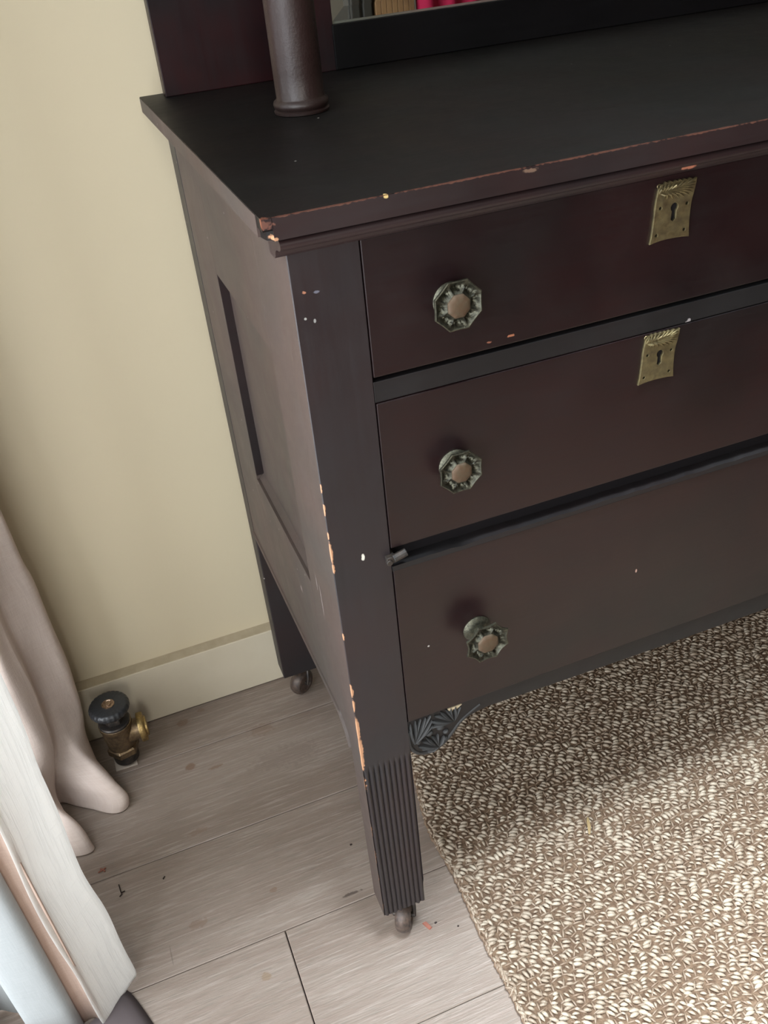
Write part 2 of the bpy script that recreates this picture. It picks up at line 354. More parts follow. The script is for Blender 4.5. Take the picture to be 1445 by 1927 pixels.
M_shadecloth = linen('shaded_lining', (0.085, 0.070, 0.072), (0.11, 0.092, 0.095), 0.1, 0.2, 0.02, (0.3, 0.3, 0.3), 700, 700)

t = NT('jute_yarn', 0.40, 0.55)
at_ = t.n('ShaderNodeAttribute'); at_.attribute_name = 'tone'
fib = t.noise(t.coord('Object'), 900, 3, 0.7)
c = t.mix(at_.outputs['Fac'], (0.17, 0.112, 0.072), (0.42, 0.362, 0.283))
c = t.mix(t.math('MULTIPLY', t.ramp(fib, [(0.4, 0.0), (0.7, 1.0)]), 0.35), c, (0.20, 0.14, 0.09)); t.color(c); t.bump(fib, 0.5, 0.0006); M_jute = t.mat
t = NT('jute_ground', 0.8, 0.2)
t.color(t.mix(t.ramp(t.noise(t.world(), 260, 4), [(0.35, 0.0), (0.7, 1.0)]), (0.085, 0.052, 0.033), (0.19, 0.130, 0.085))); t.bump(t.noise(t.world(), 400, 4), 0.7, 0.001); M_jbase = t.mat
t = NT('crimson_cloth', 0.85, 0.2); t.color((0.30, 0.010, 0.045)); M_crimson = t.mat
M_brownwood = wood('brown_board_wood', (0.11, 0.06, 0.03), (0.22, 0.13, 0.06), 0.5, 0.4, (25, 25, 2))
M_darkcab = wood('dark_cabinet_wood', (0.02, 0.022, 0.02), (0.03, 0.025, 0.02), 0.3, 0.3, (20, 20, 2))

# ------------------------------------------------------------------ setting
WB = 0.4588                     # wall plane behind the dresser
def structure(name, mb, mat, **kw): return tag(obj(name, mb, mat, **kw), kind='structure')
m = MB(); m.box(WX - 0.2, 3.2, -3.0, WB + 0.12, -0.08, -0.0105); fl = structure('floor', m, M_sub)
pm = {}
def plank(x0, x1, y0):
    L = round(x1 - x0, 3)
    if L not in pm:
        b = MB(); b.box(0.0003, L - 0.0003, 0.0003, 0.1517 - 0.0003, -0.0100, 0.0)
        me = b.mesh('floor_plank'); me.materials.append(M_floor); pm[L] = me
    o = bpy.data.objects.new('floor_plank', pm[L]); col.objects.link(o); o.parent = fl; o.location = (x0, y0, 0)
    bv = o.modifiers.new('bevel', 'BEVEL'); bv.width = 0.0009; bv.segments = 1; bv.limit_method = 'ANGLE'
y = 0.0618 - 0.1517 * 10; k = 0
joints = {9: -0.1005, 10: 0.43, 11: -0.78 + 0.35, 12: 0.62, 8: 0.55, 7: 0.1}
for k in range(13):
    y0 = 0.0618 + (k - 10) * 0.1517
    xs = [WX]; j = joints.get(k, WX + 0.3 + 0.37 * (k % 3))
    q = j
    while q - 1.2 > WX + 0.05: q -= 1.2
    if k == 11: q = 0.85
    while q < 3.0:
        if q > WX + 0.02: xs.append(q)
        q += 1.2
    xs.append(3.1)
    if 0.0618 + (k - 9) * 0.1517 > WB + 0.1: pass
    for a, b in zip(xs, xs[1:]): plank(a, b, y0)
m = MB(); m.box(WX - 0.12, 3.2, WB, WB + 0.12, -0.02, 2.5); structure('wall_back', m, M_wall)
m = MB(); m.box(WX, -0.0 + 3.1, 0.4419, WB + 0.001, 0.0015, 0.0955); structure('baseboard_back', m, M_base, bevel=0.0008)
m = MB(); m.prism([(0.4425, 0.0955), (WB + 0.0005, 0.0955), (WB + 0.0005, 0.0975), (0.4430, 0.0962)], WX, 3.1, lambda u, v, a: (a, u, v)); structure('trim_1', m, M_caulk)
m = MB()
m.box(WX - 0.12, WX, WY1, WB + 0.05, 0, 2.5); m.box(WX - 0.12, WX, -3.0, WY0, 0, 2.5); m.box(WX - 0.12, WX, WY0, WY1, WZ1, 2.5); m.box(WX - 0.12, WX, WY0, WY1, 0, WZ0)
structure('wall_left', m, M_wall)
m = MB()
for a, b in ((WY0, WY0 + 0.05), (WY1 - 0.05, WY1), ((WY0 + WY1) / 2 - 0.025, (WY0 + WY1) / 2 + 0.025)): m.box(WX - 0.09, WX - 0.04, a, b, WZ0, WZ1)
m.box(WX - 0.09, WX - 0.04, WY0, WY1, WZ0, WZ0 + 0.05); m.box(WX - 0.09, WX - 0.04, WY0, WY1, WZ1 - 0.05, WZ1)
structure('window_1', m, M_win)
m = MB(); m.box(WX - 0.2, 3.2, -3.0, WB + 0.12, 2.5, 2.6); structure('ceiling', m, M_ceil)
m = MB(); m.box(3.1, 3.2, -3.0, WB, 0, 2.5); structure('wall_right', m, M_room)
m = MB(); m.box(WX, 3.1, -3.0, -2.9, 0, 2.5); structure('wall_front', m, M_room)

# ------------------------------------------------------------------ dresser
D = empty('dresser', (0, 0, 0), 'dark mahogany-stained antique dresser with brass knobs and mirror back, beside cream wall', 'dresser')
WID, PW, DEP, PD = 1.0, 0.0474, 0.418, 0.032
# table top: slab with the front-left corner knocked off low down
sx0, sx1, sy0, sy1 = -0.0168, WID + 0.0168, -0.0224, 0.4293
m = MB()
m.prism([(sx0, sy0), (sx1, sy0), (sx1, sy1), (sx0, sy1)], 0.7925, 0.80, lambda u, v, a: (u, v, a))
m.prism([(sx0 + 0.0016, sy0 + 0.010), (sx0 + 0.0028, sy0 + 0.004), (sx0 + 0.0050, sy0 + 0.0030), (sx0 + 0.0062, sy0), (sx1, sy0), (sx1, sy1), (sx0, sy1), (sx0, sy0 + 0.02)], 0.7862, 0.7926, lambda u, v, a: (u, v, a))
obj('tabletop', m, M_top, D)
m = MB(); m.box(sx0 + 0.0062, sx1, sy0 - 0.0004, sy0 + 0.004, 0.7864, 0.7996); m.box(sx0 + 0.0004, sx0 + 0.0064, sy0 - 0.0004, sy0 + 0.004, 0.7935, 0.7996)
obj('tabletop_edge', m, M_edge, D)
m = MB(); m.prism([(sx0 - 0.0004, sy0 + 0.012), (sx0 + 0.003, sy0 + 0.012), (sx0 + 0.003, sy1 - 0.0004), (sx0 - 0.0004, sy1 - 0.0004)], 0.7866, 0.7994, lambda u, v, a: (u, v, a))
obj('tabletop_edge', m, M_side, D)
# moulding under the front edge: bead, then cove running back to the drawer rail
prof = [(-0.0015, 0.7695), (-0.0028, 0.7705)]
for i in range(7): a = i / 6 * PI / 2; prof.append((-0.004 - 0.009 * (1 - math.cos(a)), 0.7715 + 0.0055 * math.sin(a)))
prof += [(-0.0150, 0.7773)]
for i in range(9): a = -PI / 2 + i / 8 * PI; prof.append((-0.0155 - 0.0040 * math.cos(a), 0.7813 + 0.0036 * math.sin(a)))
prof += [(-0.0150, 0.7864), (0.010, 0.7864), (0.010, 0.7695)]
m = MB(); m.prism(prof, -0.0072, WID + 0.0072, lambda u, v, a: (a, u, v)); 
obj('moulding', m, M_mould, D, smooth=True)

def front_post(x0, mirror):
    m = MB(); x1 = x0 + PW
    ZB, ZT, ZF = 0.0520, 0.7862, 0.2935
    n = 9
    xs = [x0 + 0.0006 + (PW - 0.0012) * i / (n * 8) for i in range(n * 8 + 1)]
    zs = [ZB + (ZF - 0.016 - ZB) * i / 12 for i in range(13)] + [ZF - 0.014, ZF - 0.011, ZF - 0.008, ZF - 0.005, ZF - 0.0025, ZF, ZF + 0.003, 0.45, 0.62, ZT]
    def depth(x, z):
        f = ((x - x0 - 0.0006) / (PW - 0.0012)) * n; fr = abs(f - round(f))      # 0 at a groove
        g = 0.0019 * (1 - min(fr / 0.5, 1) ** 0.55) if 0.2 < f < n - 0.2 or True else 0
        hi = ZF - 0.010 * 0.6 * 0 + 0.0
        tp = min(max((hi - z) / 0.012 + fr * -0.6, 0), 1)
        return g * tp
    V = []; W_ = len(xs)
    for z in zs:
        for x in xs:
            jag = 0.0010 * math.sin(x * 900) if z == ZB else 0
            V.append((x, depth(x, z), z + jag))
    F = [(j * W_ + i, j * W_ + i + 1, (j + 1) * W_ + i + 1, (j + 1) * W_ + i) for j in range(len(zs) - 1) for i in range(W_ - 1)]
    # arris strips and the box behind
    base = len(V)
    for z in zs:
        s = 0.0025 if (z < 0.078 and not mirror) else 0
        V += [(x0, 0.0007, z), (x0, PD, z), (x1 - s, PD, z), (x1 - s, 0.0007, z)]
    nfront = len(F)
    for j in range(len(zs) - 1):
        a = base + j * 4; b = a + 4
        F += [(j * W_, (j + 1) * W_, b, a), (a, b, b + 1, a + 1), (a + 1, b + 1, b + 2, a + 2), (a + 2, b + 2, b + 3, a + 3), (a + 3, b + 3, (j + 1) * W_ + W_ - 1, j * W_ + W_ - 1)]
    a = base; F.append((a, a + 1, a + 2, a + 3) + tuple(W_ - 1 - i for i in range(W_)))
    a = base + 4 * (len(zs) - 1); j = len(zs) - 1; F.append(tuple(j * W_ + i for i in range(W_)) + (a + 3, a + 2, a + 1, a))
    m.add(V, F)
    q0 = 4 if mirror else 1
    for j in range(len(zs) - 1): m.m[nfront + j * 5 + (3 if mirror else 1)] = 1
    return m
def caster_mesh(rot):
    m = MB(); R = Matrix.Translation((0, 0, 0.0195)) @ Matrix.Rotation(rot, 4, 'Z') @ Matrix.Rotation(PI / 2, 4, 'Y')
    m.cm = 0
    m.lathe([(0.004, -0.0085), (0.0150, -0.0085), (0.0180, -0.0060), (0.0193, -0.002), (0.0195, 0), (0.0193, 0.002), (0.0180, 0.0060), (0.0150, 0.0085), (0.0110, 0.0086), (0.0095, 0.0070), (0.004, 0.0072)], R, 28)
    m.cm = 1
    Rz = Matrix.Rotation(rot, 4, 'Z')
    for sg in (-1, 1):
        pts = [Rz @ Vector((sg * 0.0110, 0, 0.018)), Rz @ Vector((sg * 0.0112, 0.003, 0.030)), Rz @ Vector((sg * 0.009, 0.007, 0.042)), Rz @ Vector((0, 0.008, 0.047))]
        m.tube(pts, 0.0024, 8)
    m.tube([Rz @ Vector((-0.012, 0, 0.0195)), Rz @ Vector((0.012, 0, 0.0195))], 0.0028, 10)
    m.lathe([(0.010, 0.0455), (0.010, 0.049), (0.0055, 0.050), (0.0055, 0.0535)], at(*(Rz @ Vector((0, 0.006, 0)))), 16)
    return m
def add_caster(leg, x, y, rot):
    c = obj('caster', caster_mesh(rot), [M_caster, M_vdark], leg, smooth=True); c.location = (x, y, 0.0105 if (x > 0.5 and y < 0.3) else 0)
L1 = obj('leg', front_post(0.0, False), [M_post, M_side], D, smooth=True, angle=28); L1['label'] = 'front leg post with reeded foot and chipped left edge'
add_caster(L1, 0.0255, 0.014, math.radians(-28))
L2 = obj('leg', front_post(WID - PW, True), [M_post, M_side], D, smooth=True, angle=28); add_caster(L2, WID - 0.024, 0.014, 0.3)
for x0 in (0.0, WID - PW):
    m = MB(); m.prism([(x0, DEP - PD), (x0 + PW, DEP - PD), (x0 + PW, DEP), (x0, DEP)], 0.052, 0.7862, lambda u, v, a: (u, v, a))
    L = obj('leg', m, M_post, D, bevel=0.0012); add_caster(L, x0 + 0.026, DEP - 0.014, math.radians(-55) if x0 == 0 else 0.5)

# side frames with a sunk panel
def side(xs, sg):
    f = lambda t_: xs + sg * t_
    def bx(m, t0, t1, y0, y1, z0, z1): a, b = sorted((f(t0), f(t1))); m.box(a, b, y0, y1, z0, z1)
    PY0, PY1, PZ0, PZ1 = 0.092, 0.2815, 0.4450, 0.6685
    m = MB()
    bx(m, 0.0, 0.018, PD - 0.0005, PY0, 0.31, 0.7862); bx(m, 0.0, 0.018, PY1, 0.3822, 0.306, 0.7862)
    bx(m, 0.0, 0.018, PY0, PY1, 0.306, PZ0); bx(m, 0.0, 0.018, PY0, PY1, PZ1, 0.7862)
    bx(m, 0.004, 0.018, 0.384, DEP - PD + 0.001, 0.306, 0.7862)
    g_ = MB(); bx(g_, 0.0014, 0.0040, 0.3821, 0.3862, 0.306, 0.7860); obj('frame_groove', g_, M_gap, D)
    # curved shoulder joining rail to front leg
    pr_ = [(PD - 0.0006, 0.311), (PD - 0.0006, 0.282)] + [(PD + 0.001 + 0.028 * (1 - math.cos(a)), 0.282 + 0.028 * math.sin(a)) for a in [PI / 2 * i / 8 for i in range(9)]]
    a0, a1 = sorted((f(0.0), f(0.018))); m.prism(pr_, a0, a1, lambda u, v, a: (a, u, v))
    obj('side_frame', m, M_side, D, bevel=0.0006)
    # raised lip at the foot of the rail
    m = MB()
    pts = [(f(0.001), 0.3845, 0.3075), (f(0.001), 0.20, 0.3095), (f(0.001), 0.072, 0.3125), (f(0.001), 0.052, 0.309), (f(0.001), 0.040, 0.300), (f(0.001), 0.0335, 0.288)]
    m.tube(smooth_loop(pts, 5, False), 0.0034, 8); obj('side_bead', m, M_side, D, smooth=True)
    m = MB(); a, b = sorted((f(0.0085), f(0.016))); m.box(a, b, PY0 - 0.003, PY1 + 0.003, PZ0 - 0.003, PZ1 + 0.003)
    # small sloped fillet inside the frame
    for (ya, za, yb, zb) in ((PY0, PZ0, PY1, PZ0), (PY1, PZ1, PY0, PZ1)):
        dz = 0.0055 if za == PZ0 else -0.0055
        x_a, x_b = f(0.0030), f(0.0086)
        m.add([(x_a, ya, za), (x_a, yb, zb), (x_b, yb, zb + dz), (x_b, ya, za + dz), (x_b, ya, za), (x_b, yb, zb)], [(0, 1, 2, 3), (0, 4, 5, 1), (0, 3, 4), (1, 5, 2), (4, 3, 2, 5)])
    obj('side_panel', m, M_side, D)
    m = MB()
    bx(m, 0.0003, 0.0088, PY1 - 0.0004, PY1 + 0.001, PZ0 + 0.004, PZ1)
    obj('panel_reveal', m, M_drawer, D)
side(0.0, 1); side(WID, -1)

# carcass behind the drawers
m = MB(); m.box(0.0185, WID - 0.0185, 0.0215, DEP - 0.005, 0.3105, 0.7860); obj('carcass', m, M_gap, D)
X0, X1 = PW + 0.0006, WID - PW - 0.0006
m = MB(); m.box(X0 - 0.0006, X1 + 0.0006, 0.0008, 0.022, 0.6542, 0.6702); r1 = obj('rail', m, M_rail, D, bevel=0.0006)
m = MB(); m.box(X0 - 0.0006, X1 + 0.0006, 0.0105, 0.022, 0.5105, 0.5280); obj('rail', m, M_gap, D)
# rough-edged lower rail
random.seed(5); n = 90; xsr = [X0 - 0.0006 + (X1 - X0 + 0.0012) * i / n for i in range(n + 1)]
m = MB(); tops = [0.5105 + random.uniform(-0.0007, 0.0007) for _ in xsr]
V = []
for x, zt in zip(xsr, tops): V += [(x, -0.0012, 0.5060), (x, -0.0012, zt), (x, 0.0215, 0.5118), (x, 0.0215, 0.5060)]
F = [(i*4+a, (i+1)*4+a, (i+1)*4+(a+1) % 4, i*4+(a+1) % 4) for i in range(n) for a in range(4)] + [(0, 1, 2, 3), tuple(n*4+q for q in (3, 2, 1, 0))]
m.add(V, F); obj('rail', m, M_rail, D)

def drawer(z0, z1):
    m = MB(); m.box(X0, X1, 0.0, 0.0205, z0, z1); return obj('drawer', m, M_drawer, D, bevel=0.0007)
dr1 = drawer(0.6738, 0.7690); dr2 = drawer(0.5275, 0.6536); dr3 = drawer(0.3309, 0.5055)

def oct_r(c=0.115):
    def rf(a, r):
        tt = (a / (PI / 4)) % 1.0
        return r * (1 - c * (math.sin(PI * tt) ** 0.85))
    return rf
def knob(parent, base, centre, tilt_m, R=0.0184, conc=0.115):
    """collar on the drawer, stem, and a dished eight-pointed plate with foliage round a plain boss"""
    m = MB(); m.cm = 0
    bx_, bz = base; cx_, cy_, cz_ = centre
    toY = Matrix.Rotation(PI / 2, 4, 'X')            # local z -> -y
    m.lathe([(0.0125, 0.0), (0.0130, 0.0012), (0.0115, 0.0030), (0.0095, 0.0040), (0.0085, 0.0048)], at(bx_, 0.0, bz) @ toY, 28)
    A = Vector((bx_, -0.004, bz)); M = at(cx_, cy_, cz_) @ tilt_m @ toY
    B = M @ Vector((0, 0, -0.008))
    m.tube([A, A.lerp(B, 0.5), B], lambda s: 0.0052 + 0.0015 * s, 16)
    rf = oct_r(conc); seg = 96
    prof = [(0.0045, -0.0095), (0.0100, -0.0075), (0.0125, -0.0050), (0.0150, -0.0030), (R, -0.0004), (R, 0.0010), (R * 0.955, 0.0013)]
    m.lathe(prof, M, seg, lambda a, r: rf(a, r) if r > 0.014 else r, caps=False)
    # dished field with leaves
    P = []; F = []; rings = [0.955 - 0.055 * i for i in range(10)]
    for i, q in enumerate(rings):
        for k in range(seg):
            a = 2 * PI * k / seg; r = rf(a, R * q) if q > 0.6 else R * q * (1 - conc * 0.5 * math.sin(PI * ((a / (PI / 4)) % 1)))
            tt = (a / (PI / 4)) % 1.0
            bowl = 0.0013 - 0.0036 * math.sin(PI * min((0.955 - q) / 0.5, 1))
            leaf = 0.0021 * max(0, 1 - abs(abs(tt - 0.5) * 2 - 1) * 2.4) * math.sin(PI * i / 9)
            vein = 0.0011 * (0.5 + 0.5 * math.cos(a * 40 + i * 1.1)) * math.sin(PI * i / 9)
            hole = -0.0016 * max(0, 1 - abs(tt - 0.5) * 5) * (1 if 2 <= i <= 6 else 0)
            P.append(M @ Vector((r * math.cos(a), r * math.sin(a), bowl + leaf + vein + hole)))
    for i in range(len(rings) - 1):
        for k in range(seg):
            k2 = (k + 1) % seg; F.append((i*seg+k, i*seg+k2, (i+1)*seg+k2, (i+1)*seg+k))
    m.add(P, F)
    # boss
    m.cm = 1
    def rb(a, r): return r * (1 - 0.07 * math.sin(PI * ((a / (PI / 4)) % 1)))
    m.lathe([(R * 0.47, -0.0008), (R * 0.46, 0.0020), (R * 0.43, 0.0027), (R * 0.30, 0.0034), (R * 0.12, 0.0037)], M, 48, rb)
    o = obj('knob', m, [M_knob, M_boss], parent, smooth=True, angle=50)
    return o
TW = Matrix.Rotation(math.radians(22.5), 4, 'Y')
knob(dr1, (0.1070, 0.7170), (0.1073, -0.012, 0.7170), TW, 0.0186, 0.09)
knob(dr2, (0.1043, 0.5875), (0.1043, -0.012, 0.5875), TW, 0.0184, 0.10)
k3 = knob(dr3, (0.1180, 0.4165), (0.1180, -0.021, 0.4171), TW, 0.0212, 0.15)
k3['label'] = 'loose knob standing out, with scalloped edge'
for d_, zz in ((dr1, 0.7251), (dr2, 0.6), (dr3, 0.4272)): knob(d_, (WID - 0.107, zz - 0.008), (WID - 0.107, -0.012, zz - 0.008), Matrix.Identity(4))

def circle(cx, cz, r, n=14, ph=0): return [(cx + r * math.cos(2 * PI * i / n + ph), cz + r * math.sin(2 * PI * i / n + ph)) for i in range(n)]
def escutcheon(parent, dx, dz, sc=1.0):
    T = lambda L: [(dx + (x - 0.2795) * sc, dz + (z - 0.745) * sc) for x, z in L]
    out = [(0.2655, 0.7610), (0.2652, 0.7590), (0.2643, 0.7540), (0.2639, 0.7480), (0.2637, 0.7420), (0.2634, 0.7360), (0.2629, 0.7290), (0.2621, 0.7239),
           (0.2660, 0.7246), (0.2710, 0.7251), (0.2770, 0.7252), (0.2830, 0.7250), (0.2890, 0.7246), (0.2941, 0.7238),
           (0.2934, 0.7290), (0.2930, 0.7350), (0.2929, 0.7420), (0.2932, 0.7480), (0.2938, 0.7515), (0.2945, 0.7545), (0.2950, 0.7580), (0.2956, 0.7610), (0.2957, 0.7638)]
    up = [(0.2906, 0.7645), (0.2861, 0.7646), (0.2825, 0.7647), (0.2789, 0.7648), (0.2744, 0.7650), (0.2708, 0.7650), (0.2678, 0.7640)]
    prev = (0.2957, 0.7638)
    for p in up:
        out.append(((prev[0] + p[0]) / 2, (prev[1] + p[1]) / 2 - 0.0009)); out.append(p); prev = p
    key = [(0.2795 + 0.0033 * math.cos(a), 0.7468 + 0.0035 * math.sin(a)) for a in [(-50 + 280 * i / 10) * PI / 180 for i in range(11)]] + [(0.2771, 0.7383), (0.2791, 0.7366), (0.2816, 0.7386)]
    holes = [circle(x, z, 0.00150, 10) for x, z in ((0.2680, 0.7480), (0.2898, 0.7477), (0.2896, 0.7293), (0.2665, 0.7292))]
    me = curve_mesh([T(L) for L in [out, key] + holes], 0.0007, 0.0004)
    me.transform(Matrix.Translation((0, -0.0011, 0)))
    bm = bmesh.new(); bm.from_mesh(me)
    mb = MB()
    rib = [(0.2662, 0.7585), (0.2700, 0.7590), (0.2745, 0.7594), (0.2795, 0.7599), (0.2865, 0.7613), (0.2950, 0.7632)]
    P3 = lambda p, y: ((dx + (p[0] - 0.2795) * sc), y, dz + (p[1] - 0.745) * sc)
    mb.tube([P3(p, -0.0023) for p in smooth_loop(rib, 3, False)], lambda s: 0.0008 * sc * (1.1 - 0.5 * s), 6)
    rp = smooth_loop(rib, 6, False)
    ups = [(0.2684, 0.7636), (0.2710, 0.7646), (0.2744, 0.7647), (0.2785, 0.7645), (0.2825, 0.7644), (0.2861, 0.7643), (0.2906, 0.7642), (0.2945, 0.7640)]
    low = [(0.2702, 0.7545), (0.2727, 0.7536), (0.2773, 0.7532), (0.2822, 0.7530), (0.2868, 0.7529), (0.2908, 0.7534), (0.2936, 0.7547), (0.2942, 0.7569), (0.2948, 0.7592), (0.2951, 0.7614)]
    for i, p in enumerate(ups):
        s0 = rp[min(int(i / 8 * len(rp) * 0.86), len(rp) - 1)]
        mid = ((s0[0] + p[0]) / 2 - 0.0004, (s0[1] + p[1]) / 2 + 0.0002)
        mb.tube([P3(s0, -0.0019), P3(mid, -0.0034), P3(p, -0.0020)], lambda s: sc * (0.0004 + 0.0006 * math.sin(PI * min(s + 0.15, 1))), 6)
    for i, p in enumerate(low):
        s0 = rp[min(int(i / 10 * len(rp) * 0.72) + 1, len(rp) - 1)]
        mid = ((s0[0] + p[0]) / 2 + 0.0010, (s0[1] + p[1]) / 2 + 0.0006)
        mb.tube([P3(s0, -0.0019), P3(mid, -0.0036), P3(p, -0.0020)], lambda s: sc * (0.0004 + 0.0008 * math.sin(PI * min(s + 0.2, 1))), 6)
    ring = [P3((0.2656 + 0.0013 * math.cos(a), 0.7632 + 0.0013 * math.sin(a)), -0.0016) for a in [2 * PI * i / 12 for i in range(13)]]
    mb.tube(ring, 0.0005 * sc, 6)
    me2 = mb.mesh('x'); bm.from_mesh(me2); bm.to_mesh(me); bm.free(); bpy.data.meshes.remove(me2)
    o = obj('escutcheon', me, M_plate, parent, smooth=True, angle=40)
    # dark keyhole depth behind the cut-out
    k = MB(); k.prism([P3(q, 0)[::2] for q in key], -0.0003, 0.0, lambda u, v, a: (u, a, v)); obj('keyhole', k, M_gap, parent)
for d_, z_, s_ in ((dr1, 0.745, 1.0), (dr2, 0.6335, 0.98)):
    escutcheon(d_, 0.2792, z_, s_); escutcheon(d_, WID - 0.2792, z_, s_)

# brass catch at the left end of the gap over the lowest drawer
m = MB(); m.box(0.0425, 0.0500, -0.0045, 0.006, 0.5165, 0.5225); m.tube([(0.048, -0.004, 0.5205), (0.059, -0.004, 0.5235)], 0.0034, 8); m.tube([(0.0445, -0.0055, 0.5180), (0.0445, -0.001, 0.5180)], 0.0026, 10)
obj('catch', m, M_vdark, D, bevel=0.0005)

# shaped apron with carved brackets
oc = [(0.0470, 0.3285), (0.0463, 0.3167), (0.0462, 0.2983), (0.0500, 0.2885), (0.0540, 0.2835), (0.0591, 0.2800), (0.0650, 0.2785), (0.0706, 0.2788), (0.0790, 0.2825), (0.0859, 0.2880), (0.0929, 0.2955), (0.0990, 0.3028), (0.1075, 0.3080), (0.1201, 0.3115), (0.1326, 0.3125), (0.149, 0.3120), (0.30, 0.3085), (0.5, 0.3070)]
low = smooth_loop(oc[1:], 3, False)
full = [oc[0]] + low + [(WID - x, z) for x, z in reversed(low[:-1])] + [(WID - 0.0470, 0.3285)]
me = curve_mesh([full], 0.0055, 0.0008); me.transform(Matrix.Translation((0, 0.0085, 0)))
ap = obj('apron', me, M_rail, D, smooth=True)
def leaf(mb, a, b, wdt, y, h, bend=0.0):
    a = Vector((a[0], 0, a[1])); b = Vector((b[0], 0, b[1])); d = b - a; L = d.length; nrm = Vector((-d.z, 0, d.x)).normalized()
    V = []; N = 7
    for i in range(N):
        s = i / (N - 1); wv = wdt * (math.sin(PI * min(0.12 + 0.88 * s, 1.0)) ** 0.7) * (0.6 + 0.6 * s) + 0.0001
        c = a + d * s + nrm * bend * math.sin(PI * s)
        hh = h * (0.55 + 0.45 * math.sin(PI * s))
        for t_ in (-1, -0.45, 0, 0.45, 1):
            V.append((c.x + nrm.x * wv * t_, y - hh * (1 - t_ * t_) - (0.0), c.z + nrm.z * wv * t_))
    F = [(i*5+j, i*5+j+1, (i+1)*5+j+1, (i+1)*5+j) for i in range(N-1) for j in range(4)]
    mb.add(V, F)
def bracket(mir):
    X = (lambda p: (WID - p[0], p[1])) if mir else (lambda p: p)
    mb = MB(); Y = 0.0022
    fans = [((0.0520, 0.2985), [(0.0480, 0.3200), (0.0500, 0.3272), (0.0550, 0.3283), (0.0602, 0.3280), (0.0650, 0.3276), (0.0700, 0.3278), (0.0710, 0.3210), (0.0715, 0.3140)], 0.0022),
            ((0.0925, 0.3105), [(0.0690, 0.3120), (0.0700, 0.3190), (0.0740, 0.3250), (0.0800, 0.3280), (0.0852, 0.3282), (0.0900, 0.3284), (0.0945, 0.3284), (0.0998, 0.3255)], 0.0024),
            ((0.0755, 0.2840), [(0.0590, 0.2868), (0.0560, 0.2925), (0.0590, 0.2985), (0.0640, 0.3020), (0.0695, 0.3010), (0.0762, 0.3005), (0.0820, 0.2950), (0.0640, 0.2815)], 0.0022)]
    for b, tips, wd in fans:
        for i, tp in enumerate(tips): leaf(mb, X(b), X(tp), wd, Y, 0.0040, 0.0009 * (1 if i % 2 else -1))
    for (x, z), r in (((0.0676, 0.3050), 0.0030), ((0.0795, 0.3079), 0.0034), ((0.0820, 0.2912), 0.0026), ((0.0840, 0.3000), 0.0024)):
        x, z = X((x, z)); M = at(x, Y, z) @ Matrix.Rotation(PI / 2, 4, 'X') @ Matrix.Rotation(0.4, 4, 'Z') @ Matrix.Diagonal((1.35, 0.85, 1, 1))
        mb.lathe([(r, 0), (r * 0.85, 0.0018), (r * 0.5, 0.0028), (r * 0.1, 0.0032)], M, 14)
    # rolled stem and rim
    for L_, r0 in (([(0.0472, 0.3160), (0.0475, 0.3000), (0.0505, 0.2900), (0.0560, 0.2830), (0.0640, 0.2800)], 0.0026), ([(0.0600, 0.2808), (0.0700, 0.2798), (0.0790, 0.2838), (0.0862, 0.2895), (0.0925, 0.2970), (0.0990, 0.3050), (0.1085, 0.3120), (0.1200, 0.3185)], 0.0023),
                   ([(0.0560, 0.2960), (0.0620, 0.3060), (0.0720, 0.3110), (0.0850, 0.3110), (0.0930, 0.3100)], 0.0022)):
        pts = [(*X(p),) for p in smooth_loop(L_, 4, False)]
        mb.tube([(p[0], Y + 0.0005, p[1]) for p in pts], lambda s: r0 * (1 - 0.35 * s), 8)
    o = obj('bracket_carving', mb, M_carve, ap, smooth=True, angle=60); o['label'] = 'dusty grey leaf carving'
    if not mir:
        m2 = MB(); m2.add([(0.0868, 0.0010, 0.3283), (0.0908, 0.0010, 0.3215), (0.0925, 0.0010, 0.3262), (0.0948, 0.0010, 0.3238), (0.1012, 0.0010, 0.3283), (0.0868, 0.003, 0.3283), (0.0908, 0.003, 0.3215), (0.0925, 0.003, 0.3262), (0.0948, 0.003, 0.3238), (0.1012, 0.003, 0.3283)],
                   [(0, 1, 2), (0, 2, 4), (2, 3, 4), (5, 7, 6), (5, 9, 7), (7, 9, 8), (0, 5, 6, 1), (1, 6, 7, 2), (2, 7, 8, 3), (3, 8, 9, 4), (4, 9, 5, 0)])
        q = obj('bare_patch', m2, M_raw, ap); q['label'] = 'pale broken patch of bare wood'
bracket(False); bracket(True)

# columns
for cx in (0.0895, WID - 0.0895):
    m = MB(); z0 = 0.80
    pf = [(0.0205, 0.0), (0.0225, 0.0006), (0.0228, 0.0022), (0.0214, 0.0030), (0.0208, 0.0034), (0.0222, 0.0046), (0.0230, 0.0070), (0.0222, 0.0094), (0.0204, 0.0106), (0.0196, 0.0118), (0.0198, 0.03), (0.0197, 0.25), (0.0188, 0.45), (0.0178, 0.60), (0.0176, 0.66),
          (0.0215, 0.665), (0.0225, 0.672), (0.0205, 0.68), (0.0185, 0.70), (0.0250, 0.72), (0.0270, 0.735), (0.0270, 0.75)]
    m.lathe(pf, at(cx, 0.244, z0), 40)
    obj('column', m, M_column, D, smooth=True, angle=50)
